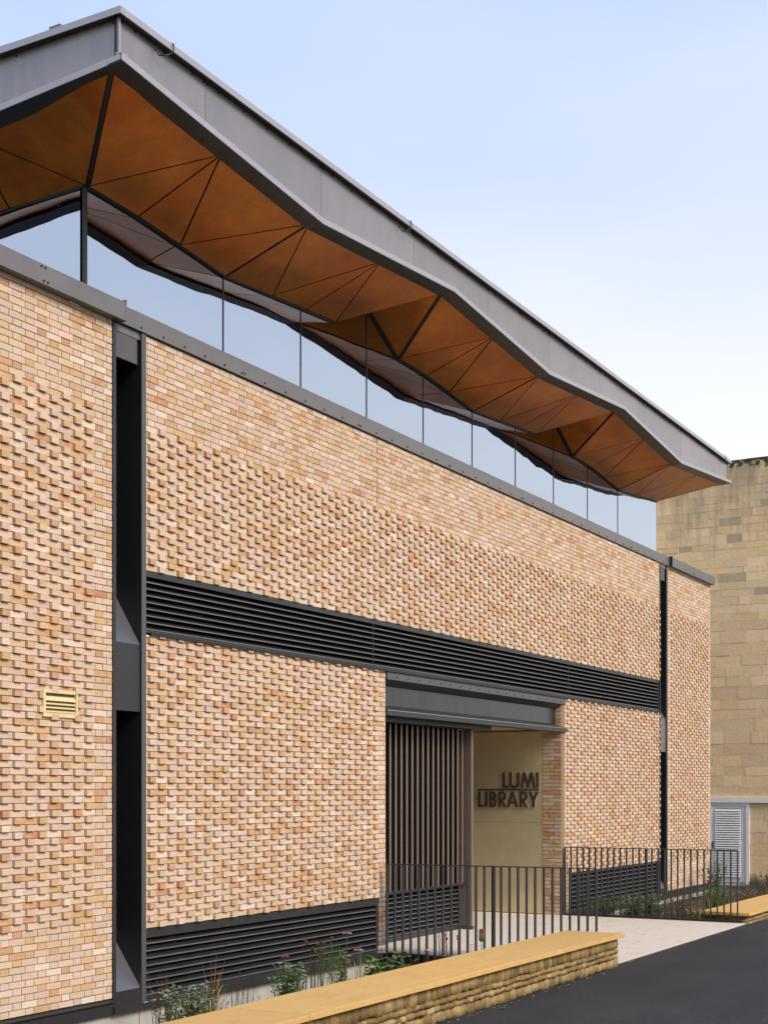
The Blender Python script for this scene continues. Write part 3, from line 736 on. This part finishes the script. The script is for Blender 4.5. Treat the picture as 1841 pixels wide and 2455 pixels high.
# ------------------------------------------------------------------ railings
def railing(name, label, xa, ya, xb, yb, n, topz=1.1, botz=.0, posts=(), wallz=None):
    r = empty(name, (xa, ya, 0), label, 'railing', 'railings beside the paved doorway deck')
    def at(t): return xa + (xb - xa) * t, ya + (yb - ya) * t
    ang = math.atan2(-(xb - xa), (yb - ya))
    MB().slab([(xa - .022, ya, topz - .012), (xa + .022, ya, topz - .012), (xb + .022, yb, topz - .012), (xb - .022, yb, topz - .012)], (0, 0, .012)).build('top_rail', M['rail'], r)
    if botz is not None:
        MB().slab([(xa - .022, ya, botz), (xa + .022, ya, botz), (xb + .022, yb, botz), (xb - .022, yb, botz)], (0, 0, .028)).build('bottom_rail', M['rail'], r)
    for i in range(n):
        x, y = at(i / (n - 1)); zl = (-.16 if botz is None else botz + .029)
        if wallz and y < -2.33: zl = wallz
        wd = .0065
        MB().box(x - .025, x + .025, y - wd, y + wd, zl, topz - .013).build('post' if i in posts else 'baluster', M['rail'], r)
        if i in posts:
            MB().box(x - .025, x + .025, y - wd - .020, y - wd - .008, zl, topz - .013).build('post', M['rail'], r)
            bolt_row('bolt', [(x - .026, y - .014, z) for z in (1.0, .70, .40, .1)], r, r=.006, nrm=(-1, 0, 0), l=.004)
    return r
railing('railing', 'nearer black flat-bar railing that ends over the long low stone wall', 15.340, -.10, 15.625, -2.73, 26, botz=None, posts=(13,), wallz=.361)
railing('railing', 'farther black flat-bar railing with bottom rail, between pale paving and planting bed', 21.355, -.04, 21.400, -2.82, 28, botz=.004, posts=(13,))

# ------------------------------------------------------------------ low garden walls
def rock(wd, dp, ht, seed):
    rnd = random.Random(seed); bm = bmesh.new(); bmesh.ops.create_cube(bm, size=1)
    bmesh.ops.subdivide_edges(bm, edges=bm.edges, cuts=1, use_grid_fill=True)
    for v_ in bm.verts:
        c = v_.co; k = 1
        e = sum(1 for q in c if abs(q) > .4)
        if e == 3: c *= .86
        elif e == 2: c *= .95
        else: c *= 1.05
        c += Vector((rnd.uniform(-.05, .05), rnd.uniform(-.05, .05), rnd.uniform(-.05, .05)))
    me = bpy.data.meshes.new('stone'); bm.to_mesh(me); bm.free(); me.materials.append(M['rubble'])
    for p in me.polygons: p.use_smooth = True
    return me
rocks = [rock(1, 1, 1, i) for i in range(9)]
SPAL = [(.27, .17, .05), (.31, .20, .07), (.23, .14, .04), (.35, .24, .10), (.28, .19, .075), (.19, .12, .04)]
def rubble_line(parent, p0, p1, courses, face, cnt=[0]):
    """stones along the line p0->p1; face = outward unit vector"""
    d = Vector((p1[0] - p0[0], p1[1] - p0[1], 0)); Ln = d.length; d.normalize(); rz = math.atan2(d.y, d.x)
    for z0, z1, wmin, wmax in courses:
        t = 0
        while t < Ln:
            wd = min(U(wmin, wmax), Ln - t)
            if Ln - t - wd < wmin * .6: wd = Ln - t
            hh = (z1 - z0) * U(.82, 1.10); dp = U(.085, .105)
            c = Vector((p0[0], p0[1], 0)) + d * (t + wd / 2) - Vector((face[0], face[1], 0)) * (dp / 2 - U(.0, .012))
            col = random.choice(SPAL); k = U(.8, 1.15)
            inst(random.choice(rocks), 'stone', parent, (c.x, c.y, (z0 + z1) / 2 + U(-.005, .005)), (col[0] * k, col[1] * k, col[2] * k), rz=rz + U(-.03, .03), sc=(wd * U(.97, 1.06), dp, hh * 1.04)).rotation_euler.y = U(-.07, .07)
            t += wd
def garden_wall(label, x0, x1, yf, yb, h, courses, caps, over=.06, endl=True, xfar=None):
    g = empty('garden_wall', ((x0 + x1) / 2, (yf + yb) / 2, 0), label, 'stone wall', 'low rubble walls with honey stone copings')
    MB().box(x0 + .09, x1 - .09, yf + .09, yb - .03, -.05, h - .046).build('wall_core', M['wallcore'], g)
    rubble_line(g, (x0, yf), (x1, yf), courses, (0, -1))
    if endl == 'right': rubble_line(g, (x1, yf + .02), (x1, yb), courses, (1, 0))
    if endl == 'left': rubble_line(g, (x0, yb), (x0, yf + .02), courses, (-1, 0))
    xs_ = caps
    for a, b in zip(xs_[:-1], xs_[1:]):
        MB().box(a + .002, b - .002, yf - over, yb + .0, h - .045, h + U(-.0012, .0012), j=.0008).build('coping_stone', M['cap'], g, bevel=.004).color = random.choice([(.60, .375, .12, 1), (.57, .365, .125, 1), (.62, .375, .11, 1), (.55, .34, .115, 1)])
    return g
garden_wall('long low honey stone wall nearest the camera, in front of the left planting bed', 4.0, 15.53, -3.025, -2.36, .360,
            [(-.02, .075, .09, .17), (.075, .130, .06, .16), (.130, .187, .07, .18), (.187, .312, .09, .17)],
            [4.0, 5.2, 6.4, 7.6, 8.8, 10.0, 11.3, 12.5, 13.75, 15.60], endl='right')
garden_wall('farther low honey stone wall at the right edge, beyond the second railing', 21.50, 30.4, -2.93, -2.22, .145,
            [(-.10, -.045, .12, .2), (-.045, .002, .12, .24), (.002, .050, .10, .22), (.050, .098, .14, .28)],
            [21.44, 22.5, 23.9, 25.3, 26.7, 28.1, 30.4], endl='left')

# ------------------------------------------------------------------ neighbouring stone building
NB = empty('stone_building', (36, 3, 0), 'old ashlar limestone building with stained lichened parapet behind the library', 'building')
NW = MB().box(36.005, 44, -3, 22, -.6, 10.38).build('wall', M['stonejoint'], NB)
NCOL = [(.82, .59, .315), (.84, .61, .335), (.81, .575, .30), (.83, .58, .29), (.80, .57, .305), (.84, .625, .355)]
DARKC = (.50, .39, .23)
far = MB(); ns = 0
z = -.6; r = 0
DOOR = (.83, 2.6, -.6, 1.83)
while z < 10.45:
    hgt = U(.23, .33) if z < 6 else U(.155, .25)
    z2 = min(z + hgt, 10.47)
    if z2 > 10.3: z2 = 10.47
    # keep a course line at the door head
    if z < 1.83 < z2: z2 = 1.83
    y = -3 + U(0, .3); yprev = -3
    while yprev < 22:
        wd = U(.35, .95) if z < 6 else U(.28, .75)
        y2 = min(yprev + wd, 22)
        a, b = yprev, y2; yprev = y2
        segs = [(a, b)]
        if z < DOOR[3] - .01:
            segs = []
            if a < DOOR[0]: segs.append((a, min(b, DOOR[0])))
            if b > DOOR[1]: segs.append((max(a, DOOR[1]), b))
        for a, b in segs:
            if b - a < .03: continue
            c = random.choice(NCOL); k = U(.9, 1.08)
            if z > 6.4 and R() < .06 + .03 * (z - 6.4): c = DARKC
            col = (c[0] * k, c[1] * k, c[2] * k)
            xo = 36.0 + U(-.004, .003)
            zt = z2 - .008 + (U(-.02, .035) if z2 > 10.4 else 0)
            s = MB().box(xo, 36.05, a + .005, b - .005, z + .002, zt - .001, j=.003)
            if -.6 < a < 3.6 and ns < 298:
                o_ = s.build('stone', M['stone'], NW); o_.color = (*col, 1); ns += 1
            else:
                far.v += []; n = len(far.v); far.v += s.v; far.f += [tuple(n + i for i in f_) for f_ in s.f]; far.c += [None] * len(s.f)
    z = z2
    r += 1
fo = far.build('stonework', M['stone'], NW, kind='stuff'); fo.color = (.82, .59, .315, 1)
MB().box(35.93, 36.02, -3, 2.7, 1.70, 1.826).build('string_course', M['white'], NB)
dr = MB().box(35.985, 36.03, .905, 1.785, -.33, 1.63).build('louvred_door', M['white'], NB)
MB().box(35.955, 36.03, .822, .902, -.38, 1.69).build('door_frame', M['white'], NB)
MB().box(35.955, 36.03, 1.79, 1.86, -.38, 1.69).build('door_frame', M['white'], NB)
MB().box(35.956, 36.03, .903, 1.789, 1.632, 1.69).build('door_frame', M['white'], NB)
MB().box(36.0, 36.03, 1.86, 2.6, -.6, 1.83).build('wall_infill', M['stone'], NB)
MB().box(35.978, 35.9845, 1.02, 1.70, -.19, 1.545).build('backing', M['finin'], dr)
sb = MB().prism([(35.955, 0), (35.955, .006), (35.975, .042), (35.975, .036)], 1.02, 1.70, axis='y')
sb = MB(); sb.add([(35.945, 1.02, 0), (35.945, 1.70, 0), (35.976, 1.70, .040), (35.976, 1.02, .040), (35.945, 1.02, .008), (35.945, 1.70, .008), (35.976, 1.70, .048), (35.976, 1.02, .048)],
                  [(0, 1, 2, 3), (4, 5, 6, 7), (0, 1, 5, 4), (1, 2, 6, 5), (2, 3, 7, 6), (3, 0, 4, 7)])
sme = sb.data('slat', M['white'])
for i in range(29): inst(sme, 'slat', dr, (0, 0, -.19 + i * .0597))
MB().box(35.945, 35.984, 1.735, 1.765, .53, .70).build('handle', M['coping'], dr)

# ------------------------------------------------------------------ plants
def leaf(b, p, d, ln, wd, droop=.2):
    d = Vector(d).normalized(); s = d.cross(Vector((0, 0, 1)))
    if s.length < .1: s = Vector((1, 0, 0))
    s.normalize(); s = (s + Vector((0, 0, U(-.5, .5)))).normalized()
    p = Vector(p); m_ = p + d * ln * .5; t = p + d * ln + Vector((0, 0, -droop * ln))
    b.add([p, m_ + s * wd / 2 + Vector((0, 0, -.1 * wd)), t, m_ - s * wd / 2 + Vector((0, 0, -.1 * wd)), m_ + Vector((0, 0, .12 * wd))], [(0, 1, 4), (1, 2, 4), (2, 3, 4), (3, 0, 4)])
def stemline(x, y, z0, h, lean, n=5):
    a = U(0, 6.28); pts = []
    for i in range(n + 1):
        t = i / n; pts.append(Vector((x + math.cos(a) * lean * t * t, y + math.sin(a) * lean * t * t, z0 + h * t)))
    return pts
def shrub(label, x, y, z0, h, rad, ns, lm, lsize=.035, per=14, sm='wood', cat='plant', name='shrub', lm2=None, frac2=.3, top=False):
    per = int(per * (1 + .5 * DZ[0] / h)); ns = int(ns * 1.8); h += DZ[0]; rad *= 1.15; lsize *= 1.25
    r = empty(name, (x, y, z0), label, cat, 'plants in the beds')
    st = MB(); lf = MB(); lf2 = MB()
    for i in range(ns):
        a = U(0, 6.28); rr = rad * math.sqrt(R()); pts = stemline(x + rr * .5 * math.cos(a), y + rr * .5 * math.sin(a), z0, h * U(.7, 1.0), rr)
        st.tube(pts, .004, 4, .0015)
        for k in range(per):
            t = .3 + .7 * (k + R()) / per; q = min(int(t * 5), 4); fpt = t * 5 - q
            p = pts[q].lerp(pts[q + 1], fpt)
            aa = U(0, 6.28); tgt = lf2 if (lm2 and ((top and t > .93) or (not top and R() < frac2))) else lf
            leaf(tgt, p, (math.cos(aa), math.sin(aa), U(.0, .9)), lsize * U(.6, 1.2), lsize * U(.35, .5))
    st.build('stem', M[sm], r)
    if lf.v: lf.build('foliage', M[lm], r)
    if lf2.v: lf2.build('foliage', M[lm2], r)
    return r
def stalks(label, x, y, z0, h, rad, ns, m_, cat='plant', name='dry_stalks', heads=None, hr=.012, nb=3):
    h += DZ[0]
    r = empty(name, (x, y, z0), label, cat, 'plants in the beds'); st = MB()
    for i in range(ns):
        a = U(0, 6.28); rr = rad * math.sqrt(R()); pts = stemline(x + rr * math.cos(a), y + rr * math.sin(a), z0, h * U(.72, 1.0), U(0, .07))
        st.tube(pts, .0035, 4, .0018)
        for k in range(nb):
            p = pts[random.randrange(2, 5)]; aa = U(0, 6.28)
            leaf(st, p, (math.cos(aa), math.sin(aa), 1.2), U(.02, .05), .008)
        if heads and i < heads:
            hb = MB(); p = pts[-1]
            for q in range(4): hb.tube([p + Vector((U(-.01, .01), U(-.01, .01), q * .006)), p + Vector((U(-.01, .01), U(-.01, .01), q * .006 + .009))], hr * U(.6, 1), 6)
            hb.build('seed_head', M['brown'], r)
    st.build('stem', M[m_], r); return r
def coneflower(label, x, y, z0, ztop, hue='pink', n=13):
    r = empty('coneflower', (x, y, z0), label, 'flower', 'pink coneflowers'); st = MB()
    pts = stemline(x, y, z0, ztop - z0, .02); p = pts[-1]; st.tube(pts, .004, 5, .003)
    for k in range(4):
        a = U(0, 6.28); leaf(st, pts[1 + k % 3], (math.cos(a), math.sin(a), .6), .07, .02)
    st.build('stem', M['leaf'], r)
    hd = MB(); hd.tube([p + Vector((0, 0, -.002)), p + Vector((0, 0, .012)), p + Vector((0, 0, .022))], .017, 8, .006); hd.build('flower_head', M['brown'], r)
    pt = MB()
    for i in range(n):
        a = 2 * math.pi * i / n + U(-.1, .1); leaf(pt, p + Vector((math.cos(a) * .012, math.sin(a) * .012, .004)), (math.cos(a), math.sin(a), -.15), .048 * U(.8, 1.1), .018, .25)
    pt.build('petals', M[hue], r); return r
def sedge(label, x, y, z0, h, rad, n, m_='sedge', m2='yellow', f2=.25):
    h += DZ[0]
    r = empty('sedge', (x, y, z0), label, 'grass', 'plants in the beds'); A = MB(); B = MB()
    for i in range(n):
        a = U(0, 6.28); b = B if R() < f2 else A; hh = h * U(.5, 1); rr = rad * U(.3, 1.1); prev = None; wv = U(.006, .011); dirp = Vector((-math.sin(a), math.cos(a), 0))
        k = 7; vs = []
        for q in range(k + 1):
            t = q / k; px = x + math.cos(a) * rr * t ** 1.4; py = y + math.sin(a) * rr * t ** 1.4; pz = z0 + hh * (1.9 * t - 1.05 * t * t * (rr / rad))
            ww = wv * (1 - .85 * t); vs += [Vector((px, py, pz)) + dirp * ww, Vector((px, py, pz)) - dirp * ww]
        b.add(vs, [(2 * q, 2 * q + 1, 2 * q + 3, 2 * q + 2) for q in range(k)])
    A.build('blades', M[m_], r)
    if B.v: B.build('blades', M[m2], r)
    return r
SB = -.30
DZ = [.35]
stalks('red stemmed shrub with bare twigs in front of the left slot window', 9.28, -1.30, SB, .48, .16, 12, 'redstem', name='red_stemmed_shrub', nb=6)
shrub('small silver leaved plant mixed among the red twigs at the bottom left', 9.25, -1.45, SB, .36, .15, 9, 'leaf', .045, 12, 'redstem', lm2='silver', frac2=.5, top=True)
shrub('dense green bush with silvery top leaves at the left end of the bed', 9.45, -1.55, SB, .37, .19, 34, 'leaf2', .042, 18, lm2='silver', top=True)
sedge('bronze and yellow sedge clump against the concrete plinth', 10.25, -1.15, SB, .25, .26, 38)
stalks('thin dark grass stems just left of the crimson coneflower bush', 11.05, -.9, SB, .28, .10, 12, 'brown', name='dark_stems')
shrub('leafy green perennial left of the tall dried stems, with crimson buds', 11.05, -1.45, SB, .37, .14, 18, 'leaf', .05, 16, 'leaf', lm2='silver', top=True)
coneflower('small crimson coneflower at the top of the leafy green perennial', 11.02, -1.40, SB, .47, 'red')
stalks('tallest clump of dried brown stems before the low louvre', 11.70, -1.45, SB, .52, .17, 34, 'leaf', name='dry_stalks', heads=7)
stalks('brown flower stalks standing behind the tallest dried clump', 11.60, -1.30, SB, .48, .10, 14, 'brown', name='dry_stalks', heads=5, hr=.02)
shrub('low silver tipped plant between the dried stems and wall coping', 11.30, -1.2, SB, .33, .13, 10, 'leaf', .035, 12, 'leaf', lm2='silver', top=True)
shrub('spindly green plant with drooping leaves under the highest pink coneflower', 12.15, -1.35, SB, .38, .11, 9, 'leaf2', .06, 9, 'leaf', lm2='yellow', frac2=.15)
coneflower('highest pink coneflower in front of the low louvre', 12.35, -1.28, SB, .565)
coneflower('middle pink coneflower, lower and right of the highest one', 12.02, -1.60, SB, .445)
coneflower('darkest pink coneflower at the corner of the brick jamb', 13.60, -1.02, .0, .235, 'pink')
sedge('green arching grass between the coneflowers and broad leaves', 12.6, -1.3, SB, .17, .20, 26, 'brightleaf', 'yellow', .4)
shrub('broad leaved dark green plant at the foot of the nearer railing', 13.55, -1.25, SB, .22, .16, 9, 'leaf', .10, 7, 'leaf')
shrub('upright narrow leaved plant next to the broad leaved plant', 13.15, -1.15, SB, .19, .07, 8, 'brightleaf', .09, 7, 'leaf')
stalks('tall brown seed stems behind the nearer railing', 13.95, -1.62, SB, .52, .16, 16, 'brown', name='seed_stems', heads=8, hr=.008)
stalks('short leaning twigs in the gap below the paving edge', 14.3, -1.2, SB, .25, .25, 9, 'redstem', name='twigs')
def white_flower(label, x, y, z0, zt):
    r = empty('white_flower', (x, y, z0), label, 'flower', 'white flowers'); st = MB().tube([(x, y, z0), (x + .01, y, zt)], .0025, 4); st.build('stem', M['leaf'], r)
    b = MB()
    for i in range(5):
        a = i * 1.257; leaf(b, (x + .01, y, zt), (math.cos(a), math.sin(a), .5), .03, .024)
    b.build('petals', M['whitep'], r)
white_flower('single white flower in front of the dark paving edge', 13.93, -1.4, SB, .235)
white_flower('white flower left of the oval garden ornament', 14.30, -1.75, SB, .28)
white_flower('lowest white flower, directly below the oval garden ornament', 14.05, -2.05, SB, .27)
# oval ornament
om = mat('painted_oval', (.5, .22, .05), .3, var=.2, scale=20)
nt = om.node_tree; L = nt.links.new; b = nt.nodes['Principled BSDF']
tcn = N(nt, 'ShaderNodeTexCoord'); sxx = N(nt, 'ShaderNodeSeparateXYZ'); L(tcn.outputs['Generated'], sxx.inputs[0])
rp = N(nt, 'ShaderNodeValToRGB'); e_ = rp.color_ramp.elements; e_[0].position = .0; e_[0].color = (.02, .035, .02, 1); e_[1].position = .95; e_[1].color = (.30, .08, .03, 1)
q = rp.color_ramp.elements.new(.45); q.color = (.06, .16, .06, 1); q = rp.color_ramp.elements.new(.7); q.color = (.40, .22, .06, 1)
vo = N(nt, 'ShaderNodeTexVoronoi'); vo.inputs['Scale'].default_value = 60; ma = N(nt, 'ShaderNodeMath', operation='MULTIPLY_ADD'); ma.inputs[1].default_value = .35
L(vo.outputs['Distance'], ma.inputs[0]); L(sxx.outputs[2], ma.inputs[2]); L(ma.outputs[0], rp.inputs[0]); L(rp.outputs[0], b.inputs['Base Color'])
orr = empty('garden_ornament', (14.25, -1.9, SB), 'small oval painted glass ornament, orange above green, on a stake in the bed', 'ornament')
ob_ = MB(); cx_, cz_ = 14.25, .40; prof = []
for i in range(20):
    a = 2 * math.pi * i / 20; prof.append((-1.9 + .028 * math.cos(a), cz_ + (.045 if math.sin(a) > 0 else -.045) + .028 * math.sin(a)))
ob_.prism(prof, 14.244, 14.256).build('oval_plate', om, orr); MB().tube([(14.25, -1.9, SB), (14.25, -1.9, .327)], .003, 5).build('stake', M['dark'], orr)

SC_ = -.19
DZ[0] = .19
for i, (x, y, h, lb) in enumerate(((21.75, -.60, .30, 'green leafy clump under the low louvre, first behind the farther railing'), (22.35, -.85, .30, 'green leafy clump, second behind the farther railing from the brick pier'),
                              (23.0, -.9, .29, 'green leafy clump, third from the doorway below the far louvre'))):
    shrub(lb, x, y, SC_, h, .26, 20, 'leaf2', .055, 14, 'leaf', lm2='brightleaf')
stalks('dark twiggy plant in front of the far slot window', 23.7, -1.2, SC_, .38, .25, 30, 'brown', name='twigs', nb=7)
sedge('green sedge clump with orange base behind the farther railing', 23.6, -1.75, SC_, .30, .30, 60, 'leaf2', 'yellow', .2)
shrub('low orange flowering plant at the foot of the farther railing', 22.9, -1.75, SC_, .10, .16, 16, 'yellow', .03, 8, 'leaf', name='low_flowers')
shrub('tall bushy green plant in front of the right brick pier', 24.2, -1.70, SC_, .40, .28, 34, 'leaf2', .05, 16, 'leaf', lm2='brightleaf')
stalks('tall dry coneflower stems with dark heads before the right brick pier', 24.0, -1.6, SC_, .64, .08, 5, 'brown', name='dry_stalks', heads=5, hr=.018)
shrub('tallest narrow leafy shrub at the right corner of the library', 28.25, -.50, SC_, .60, .24, 16, 'leaf', .055, 20, 'leaf', lm2='leaf2')
stalks('brown stems at the foot of the tallest corner shrub', 26.9, -1.75, SC_, .38, .40, 40, 'brown', name='dry_stalks', nb=7, heads=8)
shrub('low tawny plant in the far bed between pier and coping', 26.2, -2.0, SC_, .18, .42, 36, 'sedge', .05, 12, 'brown', lm2='leaf2')
stalks('crimson seed spikes above the far wall coping', 25.6, -2.15, SC_, .46, .10, 9, 'redstem', name='seed_stems', heads=5, hr=.018)
coneflower('faded pink coneflower near the far wall coping', 25.2, -2.1, SC_, .50, 'pink')
for i, (x, y) in enumerate(((26.8, -2.2), (28.4, -2.25), (29.8, -2.3))):
    stalks(('brown seeded stems behind the far coping, nearest of three clumps', 'brown seeded stems behind the far coping, middle of three clumps', 'brown seeded stems behind the far coping, farthest of three clumps')[i], x, y, SC_, .40, .42, 42, 'redstem' if i else 'brown', name='seed_stems', heads=12, hr=.010, nb=8)
    shrub(('dark green ground plant behind the far coping, nearest of three', 'dark green ground plant behind the far coping, middle of three', 'dark green ground plant behind the far coping, farthest of three')[i], x + .5, y + .05, SC_, .18, .4, 26, 'leaf', .05, 12, 'brown')
for nm_, x0_, x1_, zz_, cnt_ in (('ground_cover', 6.5, 15.3, -.29, 2600), ('ground_cover', 21.6, 30.3, -.18, 5200)):
    gc = MB()
    for i in range(cnt_):
        x = U(x0_, x1_); y = U(-2.2 if x0_ > 20 else -2.3, -.08)
        if math.sin(x * 2.3 + y * 3.1) + math.sin(x * 5.7 - y * 2.2) < -.4: continue
        a = U(0, 6.28); leaf(gc, (x, y, zz_ + U(0, .07)), (math.cos(a), math.sin(a), U(.1, 1.2)), U(.03, .075), U(.012, .03))
    gc.build(nm_, M['leaf'] if x0_ < 20 else M['sedge'], kind='stuff')
# one green leaf on the asphalt, and crumbs along the wall foot
lf = MB(); leaf(lf, (11.95, -3.16, -.016), (.8, -.6, .25), .085, .045, .1)
tag(lf.build('fallen_leaf', M['brightleaf'], o=(11.95, -3.16, -.016)), 'single green leaf fallen on the asphalt beside the low wall', 'leaf')
cr = MB()
for i in range(150):
    x = U(7, 21); y = -3.06 - abs(random.gauss(0, .035)) if x < 15.55 else -2.93 - abs(random.gauss(0, .05)); s_ = U(.002, .0055)
    cr.box(x - s_ * 1.5, x + s_, y - s_, y + s_, -.021, -.02 + s_ * .7, j=.001)
cr.build('crumbs', M['concrete'], kind='stuff')
